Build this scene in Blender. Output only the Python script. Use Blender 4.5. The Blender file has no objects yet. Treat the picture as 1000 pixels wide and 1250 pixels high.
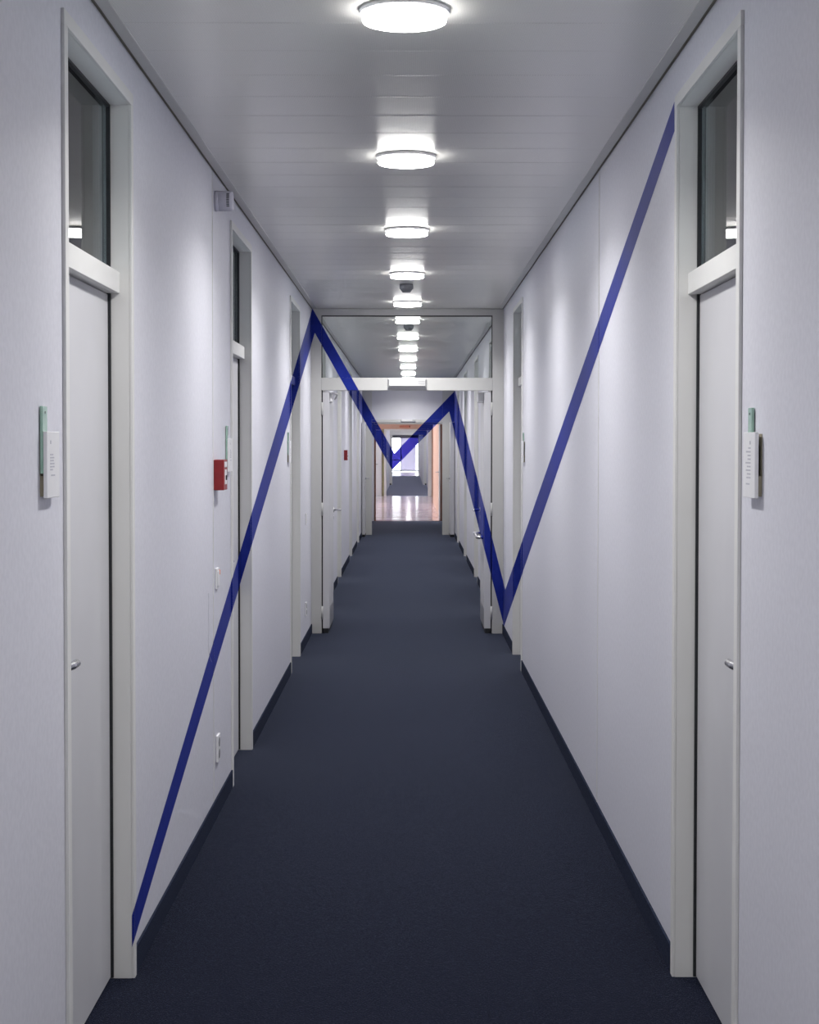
import bpy, bmesh, math, random
from mathutils import Vector, Matrix
from mathutils.bvhtree import BVHTree

random.seed(7)
C = bpy.context.scene.collection
S = bpy.context.scene

# ------------------------------------------------------------------ camera
EYE = Vector((0.0, 0.0, 1.5966))
YAW, TILT, ROLL, PPY, FPX = 0.00029, 0.0284, 0.00073, 600.39, 2000.0
FWD = Vector((math.sin(YAW) * math.cos(TILT), math.cos(YAW) * math.cos(TILT), -math.sin(TILT)))
RGT = Vector((math.cos(YAW), -math.sin(YAW), 0.0))
UPV = RGT.cross(FWD)
R2 = math.cos(ROLL) * RGT + math.sin(ROLL) * UPV
U2 = -math.sin(ROLL) * RGT + math.cos(ROLL) * UPV
cam_d = bpy.data.cameras.new('camera')
cam_d.sensor_fit = 'HORIZONTAL'
cam_d.sensor_width = 36.0
cam_d.lens = 36.0 * FPX / 1000.0
cam_d.shift_y = -(625.0 - PPY) / 1000.0
cam_d.clip_end = 300
cam = bpy.data.objects.new('camera', cam_d)
C.objects.link(cam)
rot = Matrix((R2, U2, -FWD)).transposed()
cam.matrix_world = Matrix.Translation(EYE) @ rot.to_4x4()
S.camera = cam

# ------------------------------------------------------------------ world, light levels, exposure
W = bpy.data.worlds.new('daylight')
S.world = W
W.use_nodes = True
bg = W.node_tree.nodes['Background']
bg.inputs[0].default_value = (0.93, 0.95, 1.0, 1)
bg.inputs[1].default_value = 9.0
LAMP_WATTS = 16.8               # downward light of one lamp
LAMP_STRENGTH = 40.0           # flat lower glass of a lamp
LAMP_SIDE = 24.0               # its narrow side wall
S.view_settings.view_transform = 'Standard'
S.view_settings.look = 'None'
S.view_settings.exposure = 0.0
S.view_settings.gamma = 1.0
S.view_settings.use_curve_mapping = False

# ------------------------------------------------------------------ dimensions (metres)
WL, WR, H = -0.829, 0.80, 2.75          # left wall, right wall, ceiling height
Y0 = -3.0                               # wall behind the viewer
F1, F2, F3, F4, F5, YE = 13.86, 29.16, 34.53, 51.5, 66.0, 98.5
DOOR_W, DOOR_H = 0.90, 2.60
LEFT_DOORS = [3.965, 7.646, 11.44, 15.19, 18.93, 22.67, 25.97]
RIGHT_DOORS = [3.980, 11.56, 15.33, 18.95, 22.67, 25.97]
SK = 0.082                              # skirting height

# ------------------------------------------------------------------ materials
def mat(name, col, rough=0.5, metal=0.0, spec=0.5, **kw):
    m = bpy.data.materials.new(name)
    m.use_nodes = True
    b = m.node_tree.nodes['Principled BSDF']
    b.inputs['Base Color'].default_value = (*col, 1)
    b.inputs['Roughness'].default_value = rough
    b.inputs['Metallic'].default_value = metal
    b.inputs['Specular IOR Level'].default_value = spec
    for k, v in kw.items():
        b.inputs[k.replace('_', ' ')].default_value = v
    return m

def noise_tint(m, scale, c0, c1, detail=2.0, lo=0.35, hi=0.65, stretch=None, bump=0.0, bump_dist=0.001):
    nt = m.node_tree
    b = nt.nodes['Principled BSDF']
    geo = nt.nodes.new('ShaderNodeNewGeometry')
    src = geo.outputs['Position']
    if stretch:
        mp = nt.nodes.new('ShaderNodeMapping')
        mp.inputs['Scale'].default_value = stretch
        nt.links.new(src, mp.inputs[0])
        src = mp.outputs[0]
    n = nt.nodes.new('ShaderNodeTexNoise')
    n.inputs['Scale'].default_value = scale
    n.inputs['Detail'].default_value = detail
    nt.links.new(src, n.inputs['Vector'])
    r = nt.nodes.new('ShaderNodeValToRGB')
    r.color_ramp.elements[0].position = lo
    r.color_ramp.elements[1].position = hi
    r.color_ramp.elements[0].color = (*c0, 1)
    r.color_ramp.elements[1].color = (*c1, 1)
    nt.links.new(n.outputs['Fac'], r.inputs[0])
    nt.links.new(r.outputs[0], b.inputs['Base Color'])
    if bump:
        bp = nt.nodes.new('ShaderNodeBump')
        bp.inputs['Strength'].default_value = bump
        bp.inputs['Distance'].default_value = bump_dist
        nt.links.new(n.outputs['Fac'], bp.inputs['Height'])
        nt.links.new(bp.outputs[0], b.inputs['Normal'])
    return m

M = {}
M['wall'] = noise_tint(mat('wall_paint', (0.66, 0.66, 0.72), 0.5, spec=0.28), 60,
                       (0.64, 0.642, 0.71), (0.68, 0.682, 0.75), bump=0.02, bump_dist=0.0005)
M['frame'] = noise_tint(mat('frame_enamel', (0.66, 0.66, 0.65), 0.5, spec=0.2), 3.0,
                        (0.69, 0.69, 0.685), (0.715, 0.715, 0.71))
M['fire_frame'] = noise_tint(mat('fire_frame_enamel', (0.52, 0.52, 0.515), 0.45, spec=0.3), 3.0, (0.51, 0.51, 0.505), (0.53, 0.53, 0.525))
M['leaf'] = noise_tint(mat('door_laminate', (0.66, 0.66, 0.68), 0.4, spec=0.4), 4.0,
                       (0.565, 0.565, 0.595), (0.585, 0.585, 0.615))
M['header'] = noise_tint(mat('header_panel', (0.70, 0.70, 0.76), 0.45), 4.0,
                         (0.58, 0.58, 0.63), (0.60, 0.60, 0.65))
M['black'] = noise_tint(mat('black_rubber', (0.012, 0.014, 0.018), 0.5), 90, (0.010, 0.012, 0.015), (0.016, 0.018, 0.022))
M['gap'] = noise_tint(mat('shadow_gap', (0.09, 0.085, 0.06), 0.8), 30, (0.19, 0.18, 0.14), (0.22, 0.21, 0.165))
M['box_white'] = noise_tint(mat('box_white', (0.62, 0.62, 0.63), 0.4), 40, (0.61, 0.61, 0.62), (0.63, 0.63, 0.64))
M['white'] = noise_tint(mat('white_plastic', (0.78, 0.78, 0.80), 0.35), 40, (0.77, 0.77, 0.79), (0.79, 0.79, 0.81))
M['lilac_plastic'] = noise_tint(mat('lilac_plastic', (0.6, 0.6, 0.68), 0.4), 40, (0.58, 0.58, 0.66), (0.62, 0.62, 0.70))
M['grey_plastic'] = noise_tint(mat('grey_plastic', (0.38, 0.38, 0.4), 0.5), 40, (0.20, 0.20, 0.22), (0.23, 0.23, 0.25))
M['dark'] = noise_tint(mat('dark_slot', (0.04, 0.045, 0.055), 0.7), 60, (0.035, 0.04, 0.05), (0.045, 0.05, 0.06))
M['steel'] = noise_tint(mat('brushed_steel', (0.66, 0.66, 0.68), 0.26, 1.0), 8, (0.62, 0.62, 0.64), (0.70, 0.70, 0.72), stretch=(1, 20, 60))
M['kick'] = noise_tint(mat('kick_steel', (0.5, 0.5, 0.52), 0.4, 1.0), 8, (0.46, 0.46, 0.48), (0.54, 0.54, 0.56), stretch=(1, 4, 60))
M['red'] = noise_tint(mat('red_enamel', (0.36, 0.018, 0.022), 0.4), 30, (0.23, 0.010, 0.014), (0.26, 0.013, 0.017))
M['orange_dot'] = noise_tint(mat('orange_lens', (0.8, 0.25, 0.1), 0.4), 30, (0.78, 0.24, 0.1), (0.82, 0.26, 0.1))
M['green_glass'] = noise_tint(mat('green_glass_edge', (0.16, 0.36, 0.27), 0.12), 40, (0.30, 0.48, 0.39), (0.36, 0.54, 0.45))
M['ink'] = noise_tint(mat('grey_ink', (0.42, 0.42, 0.48), 0.7), 60, (0.48, 0.48, 0.54), (0.52, 0.52, 0.58))
M['edge_tan'] = noise_tint(mat('tan_edge', (0.30, 0.27, 0.20), 0.5), 60, (0.28, 0.25, 0.18), (0.32, 0.29, 0.22))
M['orange'] = noise_tint(mat('orange_paint', (0.80, 0.50, 0.40), 0.5), 3, (0.58, 0.35, 0.265), (0.62, 0.38, 0.29))
M['brown'] = noise_tint(mat('brown_edge', (0.13, 0.05, 0.03), 0.5), 12, (0.11, 0.045, 0.025), (0.15, 0.055, 0.035))
M['olive'] = noise_tint(mat('olive_edge', (0.30, 0.27, 0.15), 0.5), 12, (0.28, 0.25, 0.14), (0.32, 0.29, 0.16))
M['blue'] = noise_tint(mat('blue_paint', (0.010, 0.013, 0.16), 0.55, spec=0.16), 25,
                       (0.008, 0.019, 0.225), (0.011, 0.024, 0.245))

# carpet: dense navy loop pile, fine light and dark flecks
def carpet(name, c0, c1):
    m = noise_tint(mat(name, c0, 1.0, spec=0.15), 190, c0, c1, detail=3.0, lo=0.32, hi=0.70, bump=0.6, bump_dist=0.003)
    b = m.node_tree.nodes['Principled BSDF']
    b.inputs['Sheen Weight'].default_value = 1.0
    b.inputs['Sheen Roughness'].default_value = 0.17
    b.inputs['Sheen Tint'].default_value = (0.66, 0.76, 1.0, 1)
    return m
M['carpet'] = carpet('navy_carpet', (0.0004, 0.0006, 0.004), (0.005, 0.0085, 0.027))
M['skirting'] = noise_tint(mat('navy_carpet_edge', (0.022, 0.028, 0.052), 1.0, spec=0.05), 190, (0.012, 0.016, 0.034), (0.032, 0.040, 0.070), bump=0.4, bump_dist=0.002)
M['carpet_far'] = carpet('grey_violet_carpet', (0.075, 0.07, 0.095), (0.12, 0.112, 0.145))
M['foyer_floor'] = noise_tint(mat('polished_floor', (0.62, 0.46, 0.44), 0.13, spec=0.6), 1.2,
                              (0.60, 0.48, 0.57), (0.68, 0.56, 0.65), stretch=(0.2, 3, 1))  # pink cast and streaks of reflected light painted into the floor tint
M['end_floor'] = noise_tint(mat('pale_polished_floor', (0.7, 0.62, 0.68), 0.2, spec=0.6), 1.5, (0.68, 0.6, 0.66), (0.72, 0.64, 0.70))

# ceiling: perforated lacquered metal planks
def ceiling_mat():
    m = mat('perforated_metal_plank', (0.66, 0.66, 0.66), 0.30, metal=0.2, spec=0.6)
    nt = m.node_tree
    b = nt.nodes['Principled BSDF']
    geo = nt.nodes.new('ShaderNodeNewGeometry')
    sep = nt.nodes.new('ShaderNodeSeparateXYZ')
    nt.links.new(geo.outputs['Position'], sep.inputs[0])
    def sine(out, pitch):
        k = nt.nodes.new('ShaderNodeMath'); k.operation = 'MULTIPLY'
        k.inputs[1].default_value = 2 * math.pi / pitch
        nt.links.new(out, k.inputs[0])
        s = nt.nodes.new('ShaderNodeMath'); s.operation = 'SINE'
        nt.links.new(k.outputs[0], s.inputs[0])
        return s.outputs[0]
    mul = nt.nodes.new('ShaderNodeMath'); mul.operation = 'MULTIPLY'
    nt.links.new(sine(sep.outputs[0], 0.0085), mul.inputs[0])
    nt.links.new(sine(sep.outputs[1], 0.0085), mul.inputs[1])
    r = nt.nodes.new('ShaderNodeValToRGB')
    r.color_ramp.elements[0].position = 0.25
    r.color_ramp.elements[1].position = 0.45
    r.color_ramp.elements[0].color = (0.84, 0.83, 0.80, 1)
    r.color_ramp.elements[1].color = (0.57, 0.57, 0.56, 1)
    nt.links.new(mul.outputs[0], r.inputs[0])
    nt.links.new(r.outputs[0], b.inputs['Base Color'])
    return m
M['ceiling'] = ceiling_mat()
M['ceiling_plain'] = noise_tint(mat('plain_ceiling', (0.6, 0.6, 0.6), 0.5), 3, (0.59, 0.59, 0.59), (0.61, 0.61, 0.61))
M['trim'] = noise_tint(mat('ceiling_trim', (0.55, 0.55, 0.535), 0.4), 6, (0.54, 0.54, 0.525), (0.56, 0.56, 0.545))
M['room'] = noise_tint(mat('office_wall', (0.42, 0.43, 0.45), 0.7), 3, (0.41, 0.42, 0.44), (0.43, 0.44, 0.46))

def glass_mat(name, tint, f0=0.05):
    m = bpy.data.materials.new(name)
    m.use_nodes = True
    nt = m.node_tree
    nt.nodes.clear()
    out = nt.nodes.new('ShaderNodeOutputMaterial')
    mix = nt.nodes.new('ShaderNodeMixShader')
    tr = nt.nodes.new('ShaderNodeBsdfTransparent'); tr.inputs[0].default_value = (*tint, 1)
    gl = nt.nodes.new('ShaderNodeBsdfGlossy'); gl.inputs['Roughness'].default_value = 0.0
    fr = nt.nodes.new('ShaderNodeFresnel'); fr.inputs['IOR'].default_value = 1.5
    nt.links.new(fr.outputs[0], mix.inputs[0])
    nt.links.new(tr.outputs[0], mix.inputs[1])
    nt.links.new(gl.outputs[0], mix.inputs[2])
    nt.links.new(mix.outputs[0], out.inputs[0])
    return m
M['glass'] = glass_mat('clear_glass', (0.95, 0.97, 0.96))
M['tinted'] = glass_mat('grey_glass', (0.75, 0.80, 0.82))

def translucent(name, col, tcol, share):
    m = bpy.data.materials.new(name)
    m.use_nodes = True
    nt = m.node_tree
    nt.nodes.clear()
    out = nt.nodes.new('ShaderNodeOutputMaterial')
    mix = nt.nodes.new('ShaderNodeMixShader'); mix.inputs[0].default_value = share
    d = nt.nodes.new('ShaderNodeBsdfDiffuse'); d.inputs[0].default_value = (*col, 1)
    t = nt.nodes.new('ShaderNodeBsdfTransparent'); t.inputs[0].default_value = (*tcol, 1)
    nt.links.new(d.outputs[0], mix.inputs[1])
    nt.links.new(t.outputs[0], mix.inputs[2])
    nt.links.new(mix.outputs[0], out.inputs[0])
    return m
M['film'] = translucent('blue_film', (0.02, 0.02, 0.3), (0.012, 0.010, 0.09), 0.7)
M['film_blind'] = translucent('blue_film_on_blind', (0.02, 0.02, 0.3), (0.10, 0.085, 0.62), 0.75)
M['blind'] = translucent('lilac_blind', (0.7, 0.62, 0.8), (0.42, 0.40, 0.46), 0.7)

def emit(name, col, strength):
    m = bpy.data.materials.new(name)
    m.use_nodes = True
    b = m.node_tree.nodes['Principled BSDF']
    b.inputs['Base Color'].default_value = (0.8, 0.8, 0.8, 1)
    b.inputs['Emission Color'].default_value = (*col, 1)
    b.inputs['Emission Strength'].default_value = strength
    return m
M['lamp'] = emit('opal_glass_lit', (1.0, 0.985, 0.955), LAMP_STRENGTH)
M['lamp_side'] = emit('opal_glass_side', (1.0, 0.985, 0.955), LAMP_SIDE)

# ------------------------------------------------------------------ mesh helpers
class MB:
    """collects boxes, tubes and prisms, then links them as ONE mesh object"""
    def __init__(self): self.bm = bmesh.new()
    def _merge(self, b):
        me = bpy.data.meshes.new('tmp'); b.to_mesh(me); b.free()
        self.bm.from_mesh(me); bpy.data.meshes.remove(me)
    def box(self, x0, x1, y0, y1, z0, z1, bev=0.0, seg=2):
        x0, x1 = sorted((x0, x1)); y0, y1 = sorted((y0, y1)); z0, z1 = sorted((z0, z1))
        b = bmesh.new()
        bmesh.ops.create_cube(b, size=1.0)
        for v in b.verts:
            v.co = Vector(((x0 + x1) / 2 + v.co.x * (x1 - x0), (y0 + y1) / 2 + v.co.y * (y1 - y0), (z0 + z1) / 2 + v.co.z * (z1 - z0)))
        if bev: bmesh.ops.bevel(b, geom=b.edges[:], offset=bev, segments=seg, affect='EDGES', profile=0.5)
        self._merge(b); return self
    def lathe(self, prof, c=(0, 0, 0), axis='Z', n=48):
        b = bmesh.new(); rings = []
        for r, h in prof:
            ring = []
            for i in range(n):
                a = 2 * math.pi * i / n
                p = (r * math.cos(a), r * math.sin(a), h)
                if axis == 'X': p = (p[2], p[0], p[1])
                if axis == 'Y': p = (p[0], p[2], p[1])
                ring.append(b.verts.new(Vector(p) + Vector(c)))
            rings.append(ring)
        for r0, r1 in zip(rings, rings[1:]):
            for i in range(n):
                b.faces.new((r0[i], r0[(i + 1) % n], r1[(i + 1) % n], r1[i]))
        b.faces.new(rings[0]); b.faces.new(rings[-1])
        bmesh.ops.recalc_face_normals(b, faces=b.faces[:])
        for f in b.faces: f.smooth = len(f.verts) == 4
        self._merge(b); return self
    def tube(self, pts, r, n=14):
        b = bmesh.new(); pts = [Vector(p) for p in pts]; rings = []
        ref = Vector((0.13, 0.2, 0.97)).normalized()
        for i, p in enumerate(pts):
            t = (pts[min(i + 1, len(pts) - 1)] - pts[max(i - 1, 0)]).normalized()
            rf = ref if abs(t.dot(ref)) < 0.95 else Vector((1, 0, 0))
            u = t.cross(rf).normalized(); w = t.cross(u)
            rings.append([b.verts.new(p + r * (math.cos(2 * math.pi * k / n) * u + math.sin(2 * math.pi * k / n) * w)) for k in range(n)])
        for r0, r1 in zip(rings, rings[1:]):
            for k in range(n): b.faces.new((r0[k], r0[(k + 1) % n], r1[(k + 1) % n], r1[k]))
        b.faces.new(rings[0]); b.faces.new(rings[-1])
        bmesh.ops.recalc_face_normals(b, faces=b.faces[:])
        for f in b.faces: f.smooth = len(f.verts) == 4
        self._merge(b); return self
    def build(self, name, m, parent=None, smooth=False):
        me = bpy.data.meshes.new(name)
        self.bm.to_mesh(me); self.bm.free()
        me.materials.append(m)
        o = bpy.data.objects.new(name, me); C.objects.link(o)
        if parent: o.parent = parent
        return o

PAINTABLE = []                                   # surfaces the blue mural may run across
def paint(o): PAINTABLE.append(o); return o

def tag(o, label=None, cat=None, group=None, kind=None):
    if label: o['label'] = label
    if cat: o['category'] = cat
    if group: o['group'] = group
    if kind: o['kind'] = kind
    return o
def empty(name, loc=(0, 0, 0), **kw):
    o = bpy.data.objects.new(name, None); C.objects.link(o); o.location = loc
    o.empty_display_size = 0.1
    return tag(o, **kw)
def structure(o, label, cat): return tag(o, label, cat, None, 'structure')
def copy_tree(o, parent=None):
    c = o.copy(); C.objects.link(c); c.parent = parent
    for ch in list(o.children): copy_tree(ch, c)
    return c
def arc(cx, cy, r, a0, a1, n=8):
    return [(cx + r * math.cos(a0 + (a1 - a0) * i / n), cy + r * math.sin(a0 + (a1 - a0) * i / n)) for i in range(n + 1)]

# ------------------------------------------------------------------ SHELL
def side_wall(name, xin, doors, sgn, label, joints):
    """sgn -1: left wall, +1: right wall; xin the plane facing the corridor"""
    mb = MB(); xo = xin + sgn * 0.14; zt = 2.785
    cuts = [(d - 0.022, d + DOOR_W + 0.022) for d in doors]
    y = Y0
    for a, b in cuts + [(F3 + 0.001, None)]:
        seg = [y] + [j for j in joints if y < j < a] + [a]
        for s0, s1 in zip(seg, seg[1:]):
            g0 = 0.0062 if s0 in joints else 0
            g1 = 0.0062 if s1 in joints else 0
            mb.box(xin, xo, s0 + g0, s1 - g1, 0, zt)
        if b:
            mb.box(xin, xo, a, b, DOOR_H + 0.022, zt)
            y = b
    o = paint(mb.build(name, M['wall']))
    structure(o, label, 'wall')
    return o

wall_left = side_wall('wall_left', WL, LEFT_DOORS, -1, 'long pale lilac-white left wall of the corridor', [6.923])
wall_right = side_wall('wall_right', WR, RIGHT_DOORS, 1, 'long pale lilac-white right wall of the corridor', [6.921])
structure(MB().box(WL - 0.14, WR + 0.14, Y0 - 0.12, Y0, 0, 2.79).build('wall_back', M['wall']), 'white wall closing the corridor behind the viewer', 'wall')

# floors
structure(MB().box(-4.1, 4.1, Y0 - 0.12, F3 + 0.03, -0.1, 0).build('floor', M['carpet']), 'navy blue carpet running down the near corridor', 'floor')
structure(MB().box(-4.1, 4.1, F3 + 0.03, F4 + 0.05, -0.1, 0).build('floor_foyer', M['foyer_floor']), 'polished floor tinted with the pink cast of the light, beyond the navy carpet', 'floor')
structure(MB().box(-4.1, 4.1, F4 + 0.05, 85.3, -0.1, 0).build('floor_far', M['carpet_far']), 'grey-violet carpet of the far corridor', 'floor')
structure(MB().box(-4.1, 4.1, 85.3, YE + 0.2, -0.1, 0).build('floor_end', M['end_floor']), 'pale shiny floor in front of the end window', 'floor')
structure(MB().box(WL + 0.1, WR - 0.1, F3 - 0.01, F3 + 0.05, 0.0, 0.006, 0.002).build('trim_threshold', M['brown']), 'thin brown threshold strip where the navy carpet ends', 'trim')

# ceiling planks (grooved surface in one mesh)
def planks(ya, yb, xa, xb):
    bm = bmesh.new()
    p = 0.3155; y = 4.511 - p * math.ceil((4.511 - ya) / p)
    while y < yb:
        a, b = max(y, ya), min(y + p, yb)
        t = random.uniform(-0.0006, 0.0006)
        prof = [(a, H + 0.022), (a, H), (a + 0.003, H - 0.0006), (a + 0.008, H - t * 0.6), (b - 0.008, H + t * 0.6), (b - 0.003, H - 0.0006), (b, H), (b, H + 0.022)]
        rows = [[bm.verts.new((x, yy, zz)) for yy, zz in prof] for x in (xa, xb)]
        for i in range(7): bm.faces.new((rows[0][i], rows[0][i + 1], rows[1][i + 1], rows[1][i]))
        bm.faces.new(rows[0]); bm.faces.new(rows[1][::-1]); bm.faces.new((rows[0][7], rows[0][0], rows[1][0], rows[1][7]))
        y += p
    bmesh.ops.recalc_face_normals(bm, faces=bm.faces[:])
    mb = MB(); mb.bm.free(); mb.bm = bm
    return mb
structure(planks(Y0, F3, WL + 0.046, WR - 0.046).build('ceiling', M['ceiling']), 'perforated grey metal plank ceiling of the corridor', 'ceiling')
structure(MB().box(-4.1, 4.1, Y0 - 0.12, F3 + 0.03, 2.785, 2.9).box(-4.1, 4.1, F3 + 0.03, YE + 0.2, 2.75, 2.9).build('ceiling_slab', M['ceiling_plain']), 'plain white ceiling over the foyer and far corridor', 'ceiling')
for nm, x0, x1, lb in (('trim_left', WL + 0.012, WL + 0.048, 'pale edge profile along the left side of the ceiling'), ('trim_right', WR - 0.048, WR - 0.012, 'pale edge profile along the right side of the ceiling')):
    structure(MB().box(x0, x1, Y0, F3, 2.748, 2.772, 0.002).build(nm, M['trim']), lb, 'trim')
for nm, x0, x1, lb in (('trim_gap_left', WL + 0.0005, WL + 0.013, 'dark recessed joint between left wall and ceiling'), ('trim_gap_right', WR - 0.013, WR - 0.0005, 'dark recessed joint between right wall and ceiling')):
    structure(MB().box(x0, x1, Y0, F3, 2.754, 2.784).build(nm, M['gap']), lb, 'trim')

# wall joint profiles
for nm, x, sg, y, lb in (('trim_joint_left', WL, 1, 6.923, 'slim vertical joint profile in the left wall before the second door'), ('trim_joint_right', WR, -1, 6.921, 'slim vertical joint profile in the right wall crossed by the blue stripe')):
    o = MB().box(x - sg * 0.03, x + sg * 0.0022, y - 0.0035, y + 0.0035, SK, 2.745, 0.0012).build(nm, M['frame'])
    structure(paint(o), lb, 'trim')

# carpet skirting, interrupted by the door frames
def skirting(name, xin, doors, sgn, label):
    mb = MB(); y = Y0
    for a, b in sorted([(d - 0.04, d + DOOR_W + 0.032) for d in doors] + [(F1, F1 + 0.12), (28.4, F2 + 0.1)]) + [(F3 - 0.1, None)]:
        if a - y > 0.02: mb.box(xin, xin - sgn * 0.008, y, a, 0.0, SK, 0.002)
        if b: y = b
    return structure(mb.build(name, M['skirting']), label, 'baseboard')
skirting('baseboard_left', WL, LEFT_DOORS, -1, 'low navy carpet skirting along the left wall')
skirting('baseboard_right', WR, RIGHT_DOORS, 1, 'low navy carpet skirting along the right wall')

# offices behind the doors; outer wall slot added so daylight brightens the transoms
for nm, xa, xb, lb in (('wall_office_left', -4.1, -4.0, 'far wall of the offices on the left, with added daylight slot'), ('wall_office_right', 4.0, 4.1, 'far wall of the offices on the right, with added daylight slot')):
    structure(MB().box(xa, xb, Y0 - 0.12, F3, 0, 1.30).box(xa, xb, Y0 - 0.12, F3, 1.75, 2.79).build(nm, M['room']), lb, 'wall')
for nm, s, lb in (('wall_partition_left', -1, 'partition walls between the offices on the left'), ('wall_partition_right', 1, 'partition walls between the offices on the right')):
    mb = MB(); x0 = (WL - 0.141) if s < 0 else (WR + 0.141)
    for y in (Y0 - 0.12, 6.9, 10.6, F3 - 0.12): mb.box(x0, s * 4.0, y, y + 0.1, 0, 2.785)
    structure(mb.build(nm, M['room']), lb, 'wall')

# ------------------------------------------------------------------ OFFICE DOORS
def door_tree(s):
    """local frame: y along the wall from 0 to DOOR_W, u = depth into the wall; s=-1 left wall, +1 right wall"""
    root = empty('door')
    X = lambda u: s * u
    w, h = DOOR_W, DOOR_H
    f = MB()
    for a, b in ((-0.04, 0.0), (w, w + 0.032)):
        f.box(X(-0.009), X(0.0), a, b, 0, h, 0.0015)
    f.box(X(-0.009), X(0.0), -0.04, w + 0.032, h, h + 0.036, 0.0015)
    f.box(X(0.0002), X(0.11), -0.021, 0.0, 0, h + 0.02)
    f.box(X(0.0002), X(0.11), w, w + 0.021, 0, h + 0.02)
    f.box(X(0.0002), X(0.11), 0.0, w, h, h + 0.0205)
    f.build('frame', M['frame'], root)
    g = MB()
    g.box(X(0.054), X(0.0655), w - 0.008, w - 0.0002, 0.004, h - 0.0002)
    g.box(X(0.054), X(0.0655), 0.0002, 0.008, 0.004, h - 0.0002)
    g.box(X(0.054), X(0.0655), 0.008, w - 0.008, h - 0.008, h - 0.0002)
    gk = g.build('gasket', M['black'], root); gk['label'] = 'black rubber seal'
    MB().box(X(0.028), X(0.105), 0.0004, w - 0.0004, 2.045, 2.108, 0.0015).build('transom_bar', M['frame'], root)
    p = MB().box(X(0.066), X(0.074), 0.002, w - 0.002, 2.1085, h - 0.001).build('glass_pane', M['tinted'], root)
    p['label'] = 'dark glass transom pane'
    lf = MB().box(X(0.062), X(0.102), 0.0085, w - 0.0085, 0.006, 2.042, 0.002).build('leaf', M['leaf'], root)
    hd = MB()
    hd.lathe([(0.026, 0), (0.026, 0.006), (0.022, 0.009), (0.011, 0.0095)], (0, 0, 0), 'X', 28)
    for v in hd.bm.verts: v.co = Vector((X(0.0622 - v.co.x), v.co.y + 0.062, v.co.z + 1.04))
    c = arc(0.075, 0.0325, 0.013, math.pi, math.pi / 2, 6)
    pts = [(X(0.060), 0.062, 1.04), (X(0.019), 0.062, 1.04)] + [(X(b - 0.013), a, 1.04) for a, b in c] + [(X(0.0195), 0.15, 1.04), (X(0.0195), 0.205, 1.04)]
    hd.tube(pts, 0.0105)
    bmesh.ops.recalc_face_normals(hd.bm, faces=hd.bm.faces[:])
    ho = hd.build('lever_handle', M['steel'], lf); ho['label'] = 'satin steel lever handle'
    return root
ORD_L = ['white flush office door with dark glass transom, nearest on the left',
         'second white office door on the left, beyond the red alarm box, blue stripe crossing it',
         'third recessed white office door on the left, last before the glazed fire door',
         'recessed white office door on the left, first beyond the glazed fire door',
         'recessed white office door on the left, second beyond the glazed fire door',
         'recessed white office door on the left, third beyond the glazed fire door',
         'recessed white office door on the left, last before the opaque far fire door']
ORD_R = ['white flush office door with dark glass transom, nearest on the right',
         'second recessed white office door on the right, last before the glazed fire door',
         'recessed white office door on the right, first beyond the glazed fire door',
         'recessed white office door on the right, second beyond the glazed fire door',
         'recessed white office door on the right, third beyond the glazed fire door',
         'recessed white office door on the right, last before the opaque far fire door']
num = 1
for ys, x, s, labels in ((LEFT_DOORS, WL, -1, ORD_L), (RIGHT_DOORS, WR, 1, ORD_R)):
    proto = door_tree(s)
    for i, (y, lb) in enumerate(zip(ys, labels)):
        d = proto if i == 0 else copy_tree(proto)
        d.location = (x, y, 0)
        d.name = 'door_%d' % num; num += 1
        structure(d, lb, 'door'); d['group'] = 'office doors along the corridor'
        for ch in d.children:
            if ch.name.split('.')[0] in ('frame', 'leaf', 'gasket', 'transom_bar'): paint(ch)

# ------------------------------------------------------------------ GLAZED FIRE DOOR (open) AT F1
def lever_side(s, x, y, z):
    m = MB()
    m.lathe([(0.024, 0), (0.024, 0.006), (0.02, 0.008)], (0, 0, 0), 'X', 20)
    for v in m.bm.verts: v.co = Vector((x - s * v.co.x, y + v.co.y, z + v.co.z))
    m.tube([(x, y, z), (x - s * 0.052, y, z), (x - s * 0.061, y - 0.003, z), (x - s * 0.064, y - 0.013, z), (x - s * 0.064, y - 0.12, z)], 0.0085, 10)
    m.box(x, x - s * 0.005, y - 0.012, y + 0.012, z - 0.085, z - 0.05, 0.002)
    bmesh.ops.recalc_face_normals(m.bm, faces=m.bm.faces[:])
    return m

fd = empty('door_%d' % num, (0, 0, 0)); num += 1
structure(fd, 'white fire door frame with clear glass transom, both leaves folded open, mid corridor', 'door')
f = MB()
e = 0.0006
f.box(WL + e, -0.741, F1, F1 + 0.07, 0, H - 0.002, 0.002)
f.box(0.704, WR - e, F1, F1 + 0.07, 0, H - 0.002, 0.002)
f.box(-0.742, 0.705, F1 + e, F1 + 0.07 - e, 2.692, H - 0.0025, 0.002)
f.box(-0.742, 0.705, F1 - 0.003, F1 + 0.07 - e, 2.060, 2.166, 0.002)
f.box(-0.742, -0.768, F1 + e, F1 + 0.07 - e, 2.16, 2.70, 0.001)
paint(f.build('frame', M['fire_frame'], fd))
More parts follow.
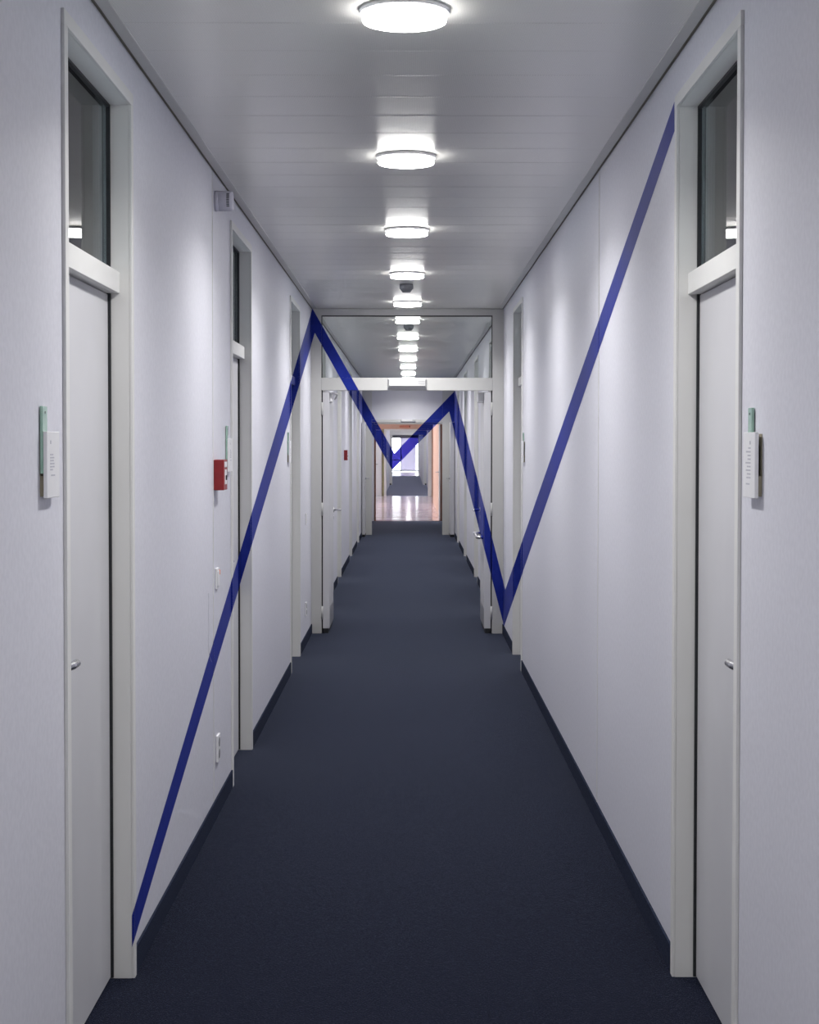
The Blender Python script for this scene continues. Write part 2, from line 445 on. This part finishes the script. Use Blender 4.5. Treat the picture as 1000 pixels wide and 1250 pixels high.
# glazing: dark rebate line, then the pane (set between the uprights)
g = MB()
g.box(-0.741, 0.704, F1 + 0.004, F1 + 0.05, 2.684, 2.692)
g.box(-0.741, -0.734, F1 + 0.004, F1 + 0.05, 2.166, 2.684)
g.box(0.697, 0.704, F1 + 0.004, F1 + 0.05, 2.166, 2.684)
g.box(-0.741, -0.7325, F1 + 0.03, F1 + 0.065, 0.02, 2.06).box(0.6955, 0.704, F1 + 0.03, F1 + 0.065, 0.02, 2.06)  # black strips added to darken the gaps between uprights and open leaves
paint(g.build('seal_and_gap_strips', M['black'], fd))['label'] = 'thin dark seal round the glass and black strips darkening the leaf gaps'
paint(MB().box(-0.734, 0.697, F1 + 0.012, F1 + 0.020, 2.166, 2.684).build('glass_pane', M['glass'], fd))['label'] = 'clear glass transom pane'
for s, xo, xi, nm in ((-1, -0.731, -0.675, 'left'), (1, 0.694, 0.638, 'right')):
    lf = MB().box(xo, xi, F1 + 0.012, F1 + 0.745, 0.042, 2.052, 0.003).build('leaf', M['leaf'], fd); paint(lf)
    sl = MB().box(xo + s * 0.0 - s * 0.002, xi + s * 0.008, F1 + 0.014, F1 + 0.74, 0.002, 0.044, 0.002).build('floor_seal', M['black'], lf); sl['label'] = 'black bottom seal'
    kp = MB().box(xi, xi - s * 0.002, F1 + 0.05, F1 + 0.735, 0.05, 0.22, 0.0008).build('kick_plate', M['kick'], lf); kp['label'] = 'steel kick plate'
    pn = paint(MB().box(xi, xi - s * 0.004, F1 + 0.06, F1 + 0.70, 0.30, 1.95, 0.0018).build('face_panel', M['leaf'], lf))
    lv = paint(lever_side(s, xi, 14.585, 1.023).build('lever_handle', M['steel'], lf)); lv['label'] = 'steel lever handle'
    hg = MB()
    for z in (0.12, 1.0, 1.85): hg.lathe([(0.009, 0), (0.009, 0.11)], (xo + s * 0.006, F1 + 0.004, z), 'Z', 14)
    hg.build('hinge', M['fire_frame'], lf)
    if s > 0:
        cl = MB().box(xi, xi - 0.05, F1 + 0.10, F1 + 0.40, 1.965, 2.045, 0.006).build('door_closer', M['white'], lf)
        pb = MB()
        xb = xi - 0.056
        pts = [(xi, F1 + 0.10, 0.812), (xb + 0.022, F1 + 0.10, 0.812)] + [(xb + 0.022 - 0.022 * math.sin(t * math.pi / 12), F1 + 0.122 - 0.022 * math.cos(t * math.pi / 12), 0.812) for t in range(1, 7)]
        pts += [(xb, F1 + 0.60, 0.818)] + [(xb + 0.022 - 0.022 * math.cos(t * math.pi / 12), F1 + 0.62 + 0.022 * math.sin(t * math.pi / 12), 0.818) for t in range(1, 7)] + [(xi, F1 + 0.642, 0.818)]
        paint(pb.tube(pts, 0.0135, 14).build('push_bar', M['steel'], lf))['label'] = 'bright tubular steel push bar'
    else:
        cl = MB().box(xi, xi + 0.022, F1 + 0.06, F1 + 0.26, 1.965, 2.04, 0.005).tube([(xi + 0.02, F1 + 0.12, 2.04), (xi + 0.055, F1 + 0.3, 2.035), (xi + 0.03, F1 + 0.42, 2.0)], 0.008, 8).build('door_closer', M['white'], lf)
    cl['label'] = 'white overhead door closer'

# emergency unit on the lintel
def emergency(name, xc, y, z, w, label, h=0.09):
    r = empty(name, (xc, y, z), label=label, cat='alarm unit')
    b = MB(); t = bmesh.new(); k = h / 0.09
    bk = [t.verts.new(v) for v in ((-w / 2, -0.0035, -0.045 * k), (w / 2, -0.0035, -0.045 * k), (w / 2, -0.0035, 0.045 * k), (-w / 2, -0.0035, 0.045 * k))]
    fr = [t.verts.new(v) for v in ((-w / 2 + 0.016, -0.06, -0.014 * k), (w / 2 - 0.016, -0.06, -0.014 * k), (w / 2 - 0.016, -0.06, 0.040 * k), (-w / 2 + 0.016, -0.06, 0.040 * k))]
    t.faces.new(bk); t.faces.new(fr[::-1])
    for i in range(4): t.faces.new((bk[i], fr[i], fr[(i + 1) % 4], bk[(i + 1) % 4]))
    bmesh.ops.recalc_face_normals(t, faces=t.faces[:])
    bmesh.ops.bevel(t, geom=t.edges[:], offset=0.002, segments=2, affect='EDGES', profile=0.5)
    b._merge(t)
    b.build('housing', M['box_white'], r)
    v = MB()
    for k in range(3): v.box(w * 0.27, w * 0.44, -0.0612, -0.059, 0.022 - k * 0.012, 0.0265 - k * 0.012)
    v.build('vent_slots', M['grey_plastic'], r)['label'] = 'three dark vent slots'
    l = MB().lathe([(0.006, -0.0612), (0.006, -0.059)], (0.02, 0, 0.016), 'Y', 16).build('indicator', M['lilac_plastic'], r)
    return r
emergency('alarm_unit', -0.016, F1, 2.110, 0.335, 'white alarm box with three vent slots on the lintel of the glazed fire door')

# ------------------------------------------------------------------ SECOND FIRE DOOR AT F2 (opaque header)
fd2 = empty('door_%d' % num, (0, 0, 0)); num += 1
structure(fd2, 'far white fire door frame with opaque white header panel, beyond the glazed one', 'door')
f = MB()
f.box(WL + e, -0.662, F2, F2 + 0.08, 0, 2.76, 0.002)
f.box(0.592, WR - e, F2, F2 + 0.08, 0, 2.76, 0.002)
f.box(-0.663, 0.593, F2 - 0.004, F2 + 0.08 - e, 2.005, 2.054, 0.002)
paint(f.build('frame', M['fire_frame'], fd2))
paint(MB().box(-0.662, 0.592, F2 + 0.01, F2 + 0.07, 2.054, 2.76).build('header_panel', M['header'], fd2))
for s, xo, xi in ((-1, WL + 0.012, -0.765), (1, WR - 0.012, 0.715)):
    lf = paint(MB().box(xo, xi, F2 - 0.72, F2 - 0.005, 0.045, 2.0, 0.003).build('leaf', M['leaf'], fd2))
    sl = MB().box(xo, xi + s * 0.002, F2 - 0.716, F2 - 0.01, 0.002, 0.046, 0.002).build('floor_seal', M['black'], lf); sl['label'] = 'black bottom seal'
    lv = lever_side(s, xi, F2 - 0.62, 1.02).build('lever_handle', M['steel'], lf); lv['label'] = 'steel lever handle'
emergency('alarm_unit', -0.014, F2 - 0.002, 2.028, 0.27, 'small white alarm box over the far opaque fire door', 0.06)

# ------------------------------------------------------------------ FOYER DOORWAY AT F3 (shaded jamb gaps in brown)
fd3 = empty('door_%d' % num, (0, 0, 0)); num += 1
structure(fd3, 'doorway with its shaded jamb gaps painted brown at the end of the navy carpet', 'door')
f = MB()
f.box(WL - 0.14, -0.735, F3, F3 + 0.08, 0, 2.76).box(0.702, WR + 0.14, F3, F3 + 0.08, 0, 2.76).box(-0.735, 0.702, F3, F3 + 0.08, 2.09, 2.76)
paint(f.build('surround', M['wall'], fd3))
f = MB().box(-0.735, -0.700, F3 - 0.004, F3 + 0.084, 0, 2.04, 0.002).box(0.667, 0.702, F3 - 0.004, F3 + 0.084, 0, 2.04, 0.002)  # brown strips stand in for the shaded gaps between leaf and jamb
paint(f.build('frame', M['brown'], fd3))
paint(MB().box(-0.735, 0.702, F3 - 0.004, F3 + 0.084, 2.04, 2.09, 0.002).build('lintel', M['trim'], fd3))
lf = paint(MB().box(0.640, 0.666, F3 + 0.09, F3 + 0.84, 0.01, 2.03, 0.003).build('leaf', M['leaf'], fd3))
lv = lever_side(1, 0.640, F3 + 0.74, 1.02).build('lever_handle', M['steel'], lf); lv['label'] = 'steel lever handle'

# ------------------------------------------------------------------ FOYER (daylit, orange walls)
structure(paint(MB().box(0.672, 0.79, F3 + 0.86, 46.0, 0, 2.75).build('wall_foyer_right', M['orange'])), 'salmon orange wall on the right of the foyer', 'wall')
structure(paint(MB().box(0.668, 0.70, 46.0, 46.05, 0, 2.75).build('trim_foyer', M['brown'])), 'thin brown edge ending the orange foyer wall', 'trim')
structure(MB().box(3.0, 3.1, F3 + 0.08, F4, 0, 2.75).box(0.79, 3.0, F3 + 0.081, F3 + 0.2, 0, 2.75).build('wall_foyer_recess', M['orange']), 'orange wall of the recess right of the foyer', 'wall')
structure(MB().box(-4.0, WL - 0.14, F3 + 0.0, F3 + 0.08, 0, 2.75).build('wall_foyer_front', M['orange']), 'orange wall on the near side of the foyer', 'wall')
mb = MB()
mb.box(-4.0, -1.80, F4, F4 + 0.1, 0, 2.75).box(-1.80, -0.861, F4, F4 + 0.1, 2.08, 2.75)
mb.box(-0.861, 3.0, F4, F4 + 0.1, 2.105, 2.75).box(0.711, 3.0, F4, F4 + 0.1, 0, 2.105)
structure(paint(mb.build('wall_foyer_back', M['orange'])), 'orange wall closing the foyer above the far doorway', 'wall')
structure(paint(MB().box(-0.861, -0.785, F4 + 0.02, F4 + 0.1, 0, 2.105).build('trim_olive', M['olive'])), 'narrow olive strip beside the far white doorway', 'trim')
# unseen window added on the left to bring daylight into the foyer
wf = empty('window_2', (0, 0, 0)); structure(wf, 'unseen wide window added for daylight on the left of the foyer', 'window')
w = MB(); w.box(-4.1, -4.0, F3, F4 + 0.1, 0, 0.5).box(-4.1, -4.0, F3, F4 + 0.1, 2.5, 2.75)
for k in range(6):
    yy = F3 + 0.05 + k * (F4 - F3 - 0.1) / 5
    w.box(-4.1, -4.0, yy - 0.06, yy + 0.06, 0.5, 2.5)
w.build('frame', M['frame'], wf)
MB().box(-4.056, -4.05, F3 + 0.1, F4, 0.5, 2.5).build('glass_pane', M['glass'], wf)
# white foyer door with lever in the back wall
wd = empty('door_%d' % num, (0, 0, 0)); num += 1
structure(wd, 'white door beside the far doorway, left in the orange foyer', 'door')
lf = paint(MB().box(-1.79, -0.863, F4 - 0.004, F4 + 0.04, 0.005, 2.075, 0.002).build('leaf', M['white'], wd))
lv = MB().tube([(-0.99, F4, 1.0), (-0.99, F4 - 0.05, 1.0), (-1.0, F4 - 0.06, 1.0), (-1.12, F4 - 0.06, 1.0)], 0.011, 10).build('lever_handle', M['steel'], lf)
sg = empty('wall_sign', (-0.13, F4, 2.185), label='small darker salmon plate on the orange wall above the far doorway', cat='sign')
MB().box(-0.17, 0.17, -0.012, 0, -0.035, 0.035, 0.003).build('plate', noise_tint(mat('salmon_plate', (0.62, 0.22, 0.15), 0.5), 8, (0.6, 0.21, 0.14), (0.64, 0.23, 0.16)), sg)
MB().box(0.135, 0.16, -0.014, -0.011, -0.025, 0.025).build('end_mark', M['brown'], sg)

# ------------------------------------------------------------------ FAR CORRIDOR
fd4 = empty('door_%d' % num, (0, 0, 0)); num += 1
structure(fd4, 'white doorway frame on the far side of the orange foyer', 'door')
f = MB().box(-0.785, -0.714, F4 - 0.01, F4 + 0.1, 0, 2.06, 0.003).box(0.597, 0.711, F4 - 0.01, F4 + 0.1, 0, 2.06, 0.003).box(-0.785, 0.711, F4 - 0.012, F4 + 0.1, 2.06, 2.105, 0.003)
paint(f.build('frame', M['frame'], fd4))
structure(paint(MB().box(-0.9, -0.78, F4 + 0.1, F5, 0, 2.75).build('wall_far_left', M['wall'])), 'left wall of the far corridor', 'wall')
structure(paint(MB().box(0.70, 0.82, F4 + 0.1, F5, 0, 2.75).build('wall_far_right', M['wall'])), 'right wall of the far corridor', 'wall')
fd5 = empty('door_%d' % num, (0, 0, 0)); num += 1
structure(fd5, 'smallest white door frame in front of the bright end window', 'door')
f = MB().box(-1.4, -0.674, F5, F5 + 0.1, 0, 2.75).box(0.596, 0.9, F5, F5 + 0.1, 0, 2.75).box(-0.674, 0.596, F5, F5 + 0.1, 2.012, 2.75)
paint(f.build('frame', M['frame'], fd5))
for s, xa, xb in ((-1, -0.80, -0.72), (1, 0.64, 0.70)):
    MB().box(xa, xb, F5 - 0.03, F5 - 0.001, 0.002, 0.06).build('floor_seal', M['black'], fd5)
structure(paint(MB().box(-1.4, -1.3, F5 + 0.1, YE, 0, 2.75).build('wall_end_left', M['wall'])), 'left wall leading to the end window', 'wall')
structure(paint(MB().box(0.56, 0.66, F5 + 0.1, YE, 0, 2.75).build('wall_end_right', M['wall'])), 'right wall leading to the end window', 'wall')
structure(MB().box(-4.1, -0.9, F4 + 0.1, F4 + 0.2, 0, 2.75).box(0.82, 4.1, F4 + 0.1, F4 + 0.2, 0, 2.75).build('wall_far_closing', M['wall']), 'plain walls closing off the sides behind the foyer', 'wall')
# end window
ew = empty('window_1', (0, YE, 0)); structure(ew, 'bright window with lilac blind at the very end of the corridor', 'window')
f = MB()
f.box(-1.4, 0.66, 0, 0.1, 2.02, 2.75).box(-1.4, -1.15, 0, 0.1, 0, 2.02).box(0.54, 0.66, 0, 0.1, 0, 2.02)
paint(f.build('surround', M['header'], ew))
f = MB()
f.box(-0.515, -0.465, -0.02, 0.06, 0.0, 2.02, 0.004).box(-1.15, -0.49, -0.015, 0.05, 1.46, 1.50, 0.004).box(-1.15, -0.49, -0.015, 0.05, 0.69, 0.73, 0.004)
f.box(-1.15, 0.54, -0.02, 0.06, 0.04, 0.11, 0.004)
paint(f.build('frame', M['lilac_plastic'], ew))
paint(MB().box(-1.15, 0.54, 0.02, 0.028, 0.0, 2.02).build('glass_pane', M['glass'], ew))
paint(MB().box(-0.465, 0.40, -0.034, -0.030, 0.11, 2.02).build('blind', M['blind'], ew))['label'] = 'translucent lilac blind'

# ------------------------------------------------------------------ CEILING LAMPS
def lamp():
    r = empty('ceiling_lamp')
    MB().lathe([(0.114, 0.0), (0.119, -0.001), (0.119, -0.010), (0.117, -0.0125), (0.106, -0.0125)], (0, 0, 0), 'Z', 64).build('ring', M['white'], r)['label'] = 'white ceiling ring'
    g = MB().lathe([(0.1065, -0.0115), (0.1068, -0.021), (0.1105, -0.0235), (0.112, -0.028), (0.1105, -0.0325), (0.106, -0.0335), (0.06, -0.0345), (0.002, -0.0345)], (0, 0, 0), 'Z', 64).build('opal_glass', M['lamp_side'], r)
    g.data.materials.append(M['lamp'])
    for p in g.data.polygons:
        if p.center.z < -0.0337: p.material_index = 1
    ld = bpy.data.lights.new('lamp_light', 'AREA'); ld.shape = 'DISK'; ld.size = 0.20; ld.energy = LAMP_WATTS; ld.color = (1.0, 0.985, 0.955); ld.spread = math.radians(142)
    lo = bpy.data.objects.new('lamp_light', ld); C.objects.link(lo); lo.parent = r; lo.location = (0, 0, -0.0355)
    g['label'] = 'glowing opal glass drum'
    return r
ys = [-0.4, 1.9, 4.37, 6.56, 8.775, 11.0, 13.2, 15.05, 17.3, 19.49, 21.7, 23.9, 26.1, 28.3]  # first two lamps are out of view, added for their light
seq = ['nearest the viewer and cut by the photo top', 'second from the viewer', 'third from the viewer', 'fourth from the viewer',
       'fifth, last in front of the glazed fire door', 'first seen through the glass transom', 'second seen through the glass transom',
       'third seen through the glass transom', 'fourth seen through the glass transom', 'fifth seen through the glass transom',
       'sixth seen through the glass transom', 'last, right before the opaque header of the far fire door']
L0 = lamp()
for i, y in enumerate(ys):
    o = L0 if i == 0 else copy_tree(L0)
    o.location = (-0.013, y, H - 0.0005)
    lb = 'unseen round opal ceiling lamp, added for light, ' + (seq[i - 2] if i > 1 else ('added unseen behind the viewer for its light' if i == 0 else 'added unseen just in front of the viewer for its light'))
    tag(o, lb, 'ceiling lamp', 'opal lamps along the corridor ceiling')
far = [(33.2, 'between the far fire door and the foyer'), (43.0, 'in the middle of the orange foyer'),
       (53.0, 'first of the far corridor behind the foyer'), (56.0, 'second of the far corridor behind the foyer'), (59.0, 'third of the far corridor behind the foyer'), (62.0, 'fourth of the far corridor behind the foyer'),
       (64.8, 'just before the smallest door frame'), (68.0, 'just past the smallest door frame'), (71.5, 'second past the smallest door frame'), (75.0, 'third past the smallest door frame'),
       (78.5, 'fourth past the smallest door frame'), (82.0, 'fifth past the smallest door frame'), (86.0, 'second nearest the end window'), (91.0, 'nearest the end window')]
for y, lb in far:  # hidden lamps added to brighten the foyer and the far corridor
    o = copy_tree(L0); o.location = (-0.03, y, H - 0.0005); tag(o, 'unseen round opal ceiling lamp, added for light, ' + lb, 'ceiling lamp', 'opal lamps along the corridor ceiling')

# smoke detectors
def detector():
    r = empty('smoke_detector')
    MB().lathe([(0.048, 0.0), (0.049, -0.012), (0.049, -0.034), (0.046, -0.036)], n=40).build('base', M['grey_plastic'], r)
    MB().lathe([(0.044, -0.036), (0.030, -0.056), (0.028, -0.059), (0.002, -0.060)], n=40).build('sensor_head', M['grey_plastic'], r)
    return r
d0 = detector(); d0.location = (-0.02, 11.77, H - 0.0005); tag(d0, 'grey smoke detector on the ceiling before the glazed fire door', 'smoke detector', 'smoke detectors on the ceiling')
d1 = copy_tree(d0); d1.location = (-0.004, 15.68, H - 0.0005); tag(d1, 'grey smoke detector on the ceiling seen through the glass transom', 'smoke detector', 'smoke detectors on the ceiling')

# ------------------------------------------------------------------ THINGS ON THE WALLS
# siren, high on the left wall
r = empty('siren', (WL, 7.02, 2.637), label='white round slotted siren high on the left wall by the ceiling', cat='siren')
MB().lathe([(0.0435, 0.0005), (0.0435, 0.016), (0.0425, 0.018)], axis='X', n=48).build('base', M['lilac_plastic'], r)
MB().lathe([(0.0415, 0.018), (0.0425, 0.019), (0.0425, 0.066), (0.040, 0.075), (0.036, 0.078), (0.002, 0.079)], axis='X', n=48).build('body', M['lilac_plastic'], r)
v = MB()
for k in range(-4, 5):
    a = k * 0.165
    y, z = -0.0426 * math.cos(a), 0.0426 * math.sin(a)
    v.box(0.053, 0.065, y - 0.001, y + 0.003, z - 0.0019, z + 0.0019)
v.build('vent_slots', M['dark'], r)['label'] = 'row of dark slots'

# red fire alarm boxes
def fire_alarm(loc, s, label, size=0.13):
    r = empty('fire_alarm', loc, label=label, cat='fire alarm', group='red fire alarm boxes on the left wall')
    t = 0.044; h = size / 2
    MB().box(0.0005, t, 0, size, -h, h, 0.003).build('housing', M['red'], r)
    p = MB().box(t, t + 0.002, 0.03, size - 0.03, -h * 0.62, h * 0.36, 0.0008).build('glass_panel', M['white'], r); p['label'] = 'white breakable panel'
    p = MB().box(t, t + 0.0016, 0.02, size - 0.02, h * 0.5, h * 0.86, 0.0006).build('text_plate', M['white'], r); p['label'] = 'pale text strip'
    MB().box(t + 0.001, t + 0.006, size / 2 - 0.012, size / 2 + 0.012, -h * 0.35, -h * 0.02, 0.002).build('push_button', M['black'], r)
    return r
fire_alarm((WL, 6.945, 1.470), 1, 'red fire alarm box on the left wall between joint and second door')
fire_alarm((WL, 20.85, 1.47), 1, 'small distant red fire alarm box on the left wall beyond the fire door')

# name signs beside the doors: green glass strip with a white plate in front
def door_sign(name, x, y, z, s, label, lines):
    """y,z: near bottom corner of the white plate's front; s=-1 left wall"""
    r = empty(name, (x, y, z), label=label, cat='door sign', group='glass name signs beside the doors')
    X = lambda u: -s * u
    if s < 0: g0, g1 = 0.0, 0.045
    else: g0, g1 = 0.084, 0.122
    g = MB().box(X(0.002), X(0.0088), g0, g1, 0.055, 0.207, 0.001).build('glass_strip', M['green_glass'], r); g['label'] = 'green edged glass strip'
    MB().lathe([(0.003, X(0.0085)), (0.003, X(0.0096))], (0, (g0 + g1) / 2, 0.193), 'X', 16).build('screw', M['dark'], r)
    MB().box(X(0.0005), X(0.009), 0.006, 0.009, 0.004, 0.05) .build('backing', M['edge_tan'], r)
    MB().box(X(0.0005), X(0.0019), 0.004, 0.120, 0.01, 0.146).build('mounting_plate', M['edge_tan'], r)
    p = MB().box(X(0.0092), X(0.0182), 0.0, 0.128, 0.0, 0.150, 0.0012).build('white_plate', M['white'], r)
    t = MB()
    for (a, b, zz, hh) in lines[1:]: t.box(X(0.0182), X(0.0185), a, b, zz, zz + hh)
    t.build('printed_lines', M['ink'], p)['label'] = 'illegible grey print'
    a, b, zz, hh = lines[0]
    MB().box(X(0.0182), X(0.0185), a, b, zz, zz + hh).build('printed_heading', M['ink'], p)['label'] = 'illegible grey heading'
    return r
rnd = random.Random(3)
def lines(n, z0, dz, a):
    out = [(a, a + 0.012, 0.122, 0.008)]
    for k in range(n):
        z = z0 - k * dz
        out.append((a, a + rnd.uniform(0.025, 0.055), z, 0.0035))
    out.append((a + 0.01, a + 0.05, z0 - n * dz - 0.006, 0.0035))
    return out
door_sign('door_sign', WL, 3.672, 1.477, -1, 'white name sign with green glass strip at far left by the nearest left door', lines(6, 0.096, 0.0068, 0.03))
door_sign('door_sign', WR, 3.705, 1.477, 1, 'white name sign with green glass strip at far right by the nearest right door', lines(9, 0.112, 0.0085, 0.045))
door_sign('door_sign', WL, 7.395, 1.477, -1, 'slim green edged name sign between the red alarm box and second left door', lines(6, 0.096, 0.0068, 0.03))
door_sign('door_sign', WL, 11.15, 1.477, -1, 'thin green edged name sign beside the third left door', lines(6, 0.096, 0.0068, 0.03))
door_sign('door_sign', WR, 11.30, 1.477, 1, 'thin name sign beside the second right door', lines(9, 0.112, 0.0085, 0.045))

# switches and sockets
def switch(loc, h, label, dot):
    r = empty('light_switch', loc, label=label, cat='light switch')
    MB().box(0.0005, 0.009, 0, 0.082, -h / 2, h / 2, 0.0025).build('plate', M['white'], r)
    MB().box(0.009, 0.013, 0.012, 0.07, -h * 0.36, h * 0.36, 0.0025).build('rocker', M['white'], r)
    if dot: MB().box(0.009, 0.0145, 0.064, 0.078, h * 0.16, h * 0.38, 0.001).build('indicator', M['orange_dot'], r)['label'] = 'small orange indicator'
    return r
switch((WL, 6.985, 1.025), 0.09, 'white light switch with orange indicator on the left wall below the alarm box', True)
switch((WL, 13.05, 1.005), 0.09, 'white light switch on the left wall just before the glazed fire door', False)
def socket(loc, h, label):
    r = empty('wall_socket', loc, label=label, cat='socket', group='white wall sockets low on the left wall')
    MB().box(0.0005, 0.011, 0, 0.082, -h / 2, h / 2, 0.0025).build('plate', M['white'], r)
    s = MB()
    for z in (-h * 0.22, h * 0.22): s.lathe([(0.020, 0.0105), (0.020, 0.0125), (0.017, 0.013)], (0, 0.041, z), 'X', 24)
    s.build('outlet', M['grey_plastic'], r)
    return r
socket((WL, 6.995, 0.292), 0.115, 'white double socket low on the left wall beside the joint')
socket((WL, 13.03, 0.287), 0.11, 'white double socket low on the left wall just before the glazed fire door')
# faint scuffed hairline on the wall panel beside the joint
q = []
for k in range(19):
    z = 0.985 - k * 0.0165
    q.append((WL + 0.0004, 6.755 + 0.006 * math.sin(k * 0.9) + (0.10 * max(0, (k - 14) / 4.0) ** 2), z))
o = MB().tube(q, 0.0012, 6).build('scuff_mark', M['ink'], wall_left); o['label'] = 'faint dark hairline scuff'

# ------------------------------------------------------------------ THE BLUE ZIGZAG MURAL
# The mural is paint on the building itself. As its makers did with a projector standing at one spot of the corridor,
# five straight bands are thrown from that spot onto every wall, jamb, leaf and pane they meet, and painted there.
bpy.context.view_layer.update()
def ray(px, py): return (FWD + R2 * ((px - 500.0) / FPX) - U2 * ((py - PPY) / FPX)).normalized()
P = dict(a0=(161, 1118), a1=(161, 1157), b0=(381.5, 376.5), b1=(384.4, 406.4), c0=(481.6, 553.4), c1=(479, 573.8),
         d0=(555.6, 476.9), d1=(548.4, 502.4), e0=(617, 720), e1=(615.5, 764.8), f0=(823.7, 124), f1=(823.7, 160))
BANDS = [(('a0', 'b0', 'b1', 'a1'), 'band rising along the left wall to the ceiling corner'),
         (('b0', 'c0', 'c1', 'b1'), 'band falling across the glass transom to the far window'),
         (('c0', 'd0', 'd1', 'c1'), 'short band rising across the far white header'),
         (('d0', 'e0', 'e1', 'd1'), 'band falling over the right fire door leaf to the floor'),
         (('e0', 'f0', 'f1', 'e1'), 'band rising along the right wall to the near door')]
verts, tris = [], []
for o in list(C.objects):
    if o.type != 'MESH': continue
    mw = o.matrix_world; base = len(verts)
    verts += [mw @ v.co for v in o.data.vertices]
    tris += [tuple(base + i for i in p.vertices) for p in o.data.polygons]
BVH = BVHTree.FromPolygons(verts, tris)

def clip(poly, n):
    out = []
    for i, p in enumerate(poly):
        q = poly[(i + 1) % len(poly)]
        dp, dq = n.dot(p - EYE), n.dot(q - EYE)
        if dp >= 0: out.append(p)
        if (dp > 0 and dq < 0) or (dp < 0 and dq > 0): out.append(p + (q - p) * (dp / (dp - dq)))
    return out
def scr(p):
    d = p - EYE; w = d.dot(FWD)
    return Vector((FPX * d.dot(R2) / w, FPX * d.dot(U2) / w))
def seen(p, n):
    q = p + n * 0.0012
    d = q - EYE; L = d.length
    hit = BVH.ray_cast(EYE, d / L, L - 0.004)
    return hit[0] is None
def visible_bits(tri, n, out, depth=0):
    c = (tri[0] + tri[1] + tri[2]) / 3
    pts = [v + (c - v) * 0.02 for v in tri] + [c] + [(tri[i] + tri[(i + 1) % 3]) / 2 * 0.98 + c * 0.02 for i in range(3)]
    vis = [seen(p, n) for p in pts]
    s = [scr(v) for v in tri]
    ln = [(s[i] - s[(i + 1) % 3]).length for i in range(3)]
    m = max(ln)
    if m < 1.0 or depth > 16:
        if any(vis): out.append(tri)
        return
    if m < 22:
        if all(vis): out.append(tri); return
        if not any(vis): return
    i = ln.index(m); a, b, cc = tri[i], tri[(i + 1) % 3], tri[(i + 2) % 3]
    h = (a + b) / 2
    visible_bits((a, h, cc), n, out, depth + 1); visible_bits((h, b, cc), n, out, depth + 1)

mural = empty('painted_zigzag', (WL, 4.9, 0), label='blue painted zigzag band running over walls, doors and glass down the corridor', cat='mural')
bpy.context.view_layer.update()
def host_words(o):
    t = o
    while t.parent: t = t.parent
    return t, t.get('label', t.name)
for keys, lb in BANDS:
    rays = [ray(*P[k]) for k in keys]
    mid = (rays[0] + rays[1] + rays[2] + rays[3]).normalized()
    planes = []
    for i in range(4):
        n = rays[i].cross(rays[(i + 1) % 4])
        planes.append(n if n.dot(mid) > 0 else -n)
    for o in PAINTABLE:
        film = 1 if o.name.startswith('glass_pane') and o.parent is ew else 2 if o.name.startswith('blind') else 0
        bm = bmesh.new(); mw = o.matrix_world; me = o.data
        vs = [mw @ v.co for v in me.vertices]
        for p in me.polygons:
            poly = [vs[i] for i in p.vertices]
            n = (poly[1] - poly[0]).cross(poly[2] - poly[1])
            if n.length < 1e-12: continue
            n.normalize()
            if n.dot(EYE - poly[0]) <= 1e-6 or max(v.y for v in poly) < 0.5: continue
            poly = clip(poly, Vector((0, 1, 0)))
            for pl in planes:
                if len(poly) < 3: break
                poly = clip(poly, pl)
            if len(poly) < 3: continue
            bits = []
            for k in range(1, len(poly) - 1):
                visible_bits((poly[0], poly[k], poly[k + 1]), n, bits)
            for t in bits:
                off = n * (0.0004 + 0.00003 * (t[0] - EYE).length)
                try: bm.faces.new([bm.verts.new(v + off) for v in t])
                except ValueError: continue
        if not bm.faces: bm.free(); continue
        bmesh.ops.remove_doubles(bm, verts=bm.verts[:], dist=0.00005)
        # every unbroken patch of paint is a part of its own
        left = set(bm.faces); isl = []
        while left:
            st = [left.pop()]; g = []
            while st:
                f = st.pop(); g.append(f)
                for v in f.verts:
                    for f2 in v.link_faces:
                        if f2 in left: left.discard(f2); st.append(f2)
            isl.append(g)
        for g in isl:
            area = 0
            for f in g:
                q = [scr(v.co) for v in f.verts]
                area += abs((q[1] - q[0]).cross(q[2] - q[0])) / 2
            if area < 0.6: continue
            idx = {}; co = []; fs = []
            for f in g:
                for v in f.verts:
                    if v not in idx: idx[v] = len(co); co.append(tuple(v.co))
                fs.append([idx[v] for v in f.verts])
            me = bpy.data.meshes.new('painted_band'); me.from_pydata(co, [], fs); me.update()
            me.materials.append((M['blue'], M['film'], M['film_blind'])[film])
            b = bpy.data.objects.new('painted_band', me); C.objects.link(b)
            b.parent = mural; b.matrix_parent_inverse = mural.matrix_world.inverted()
            b['label'] = ('translucent blue ' if film else 'blue ') + lb
        bm.free()
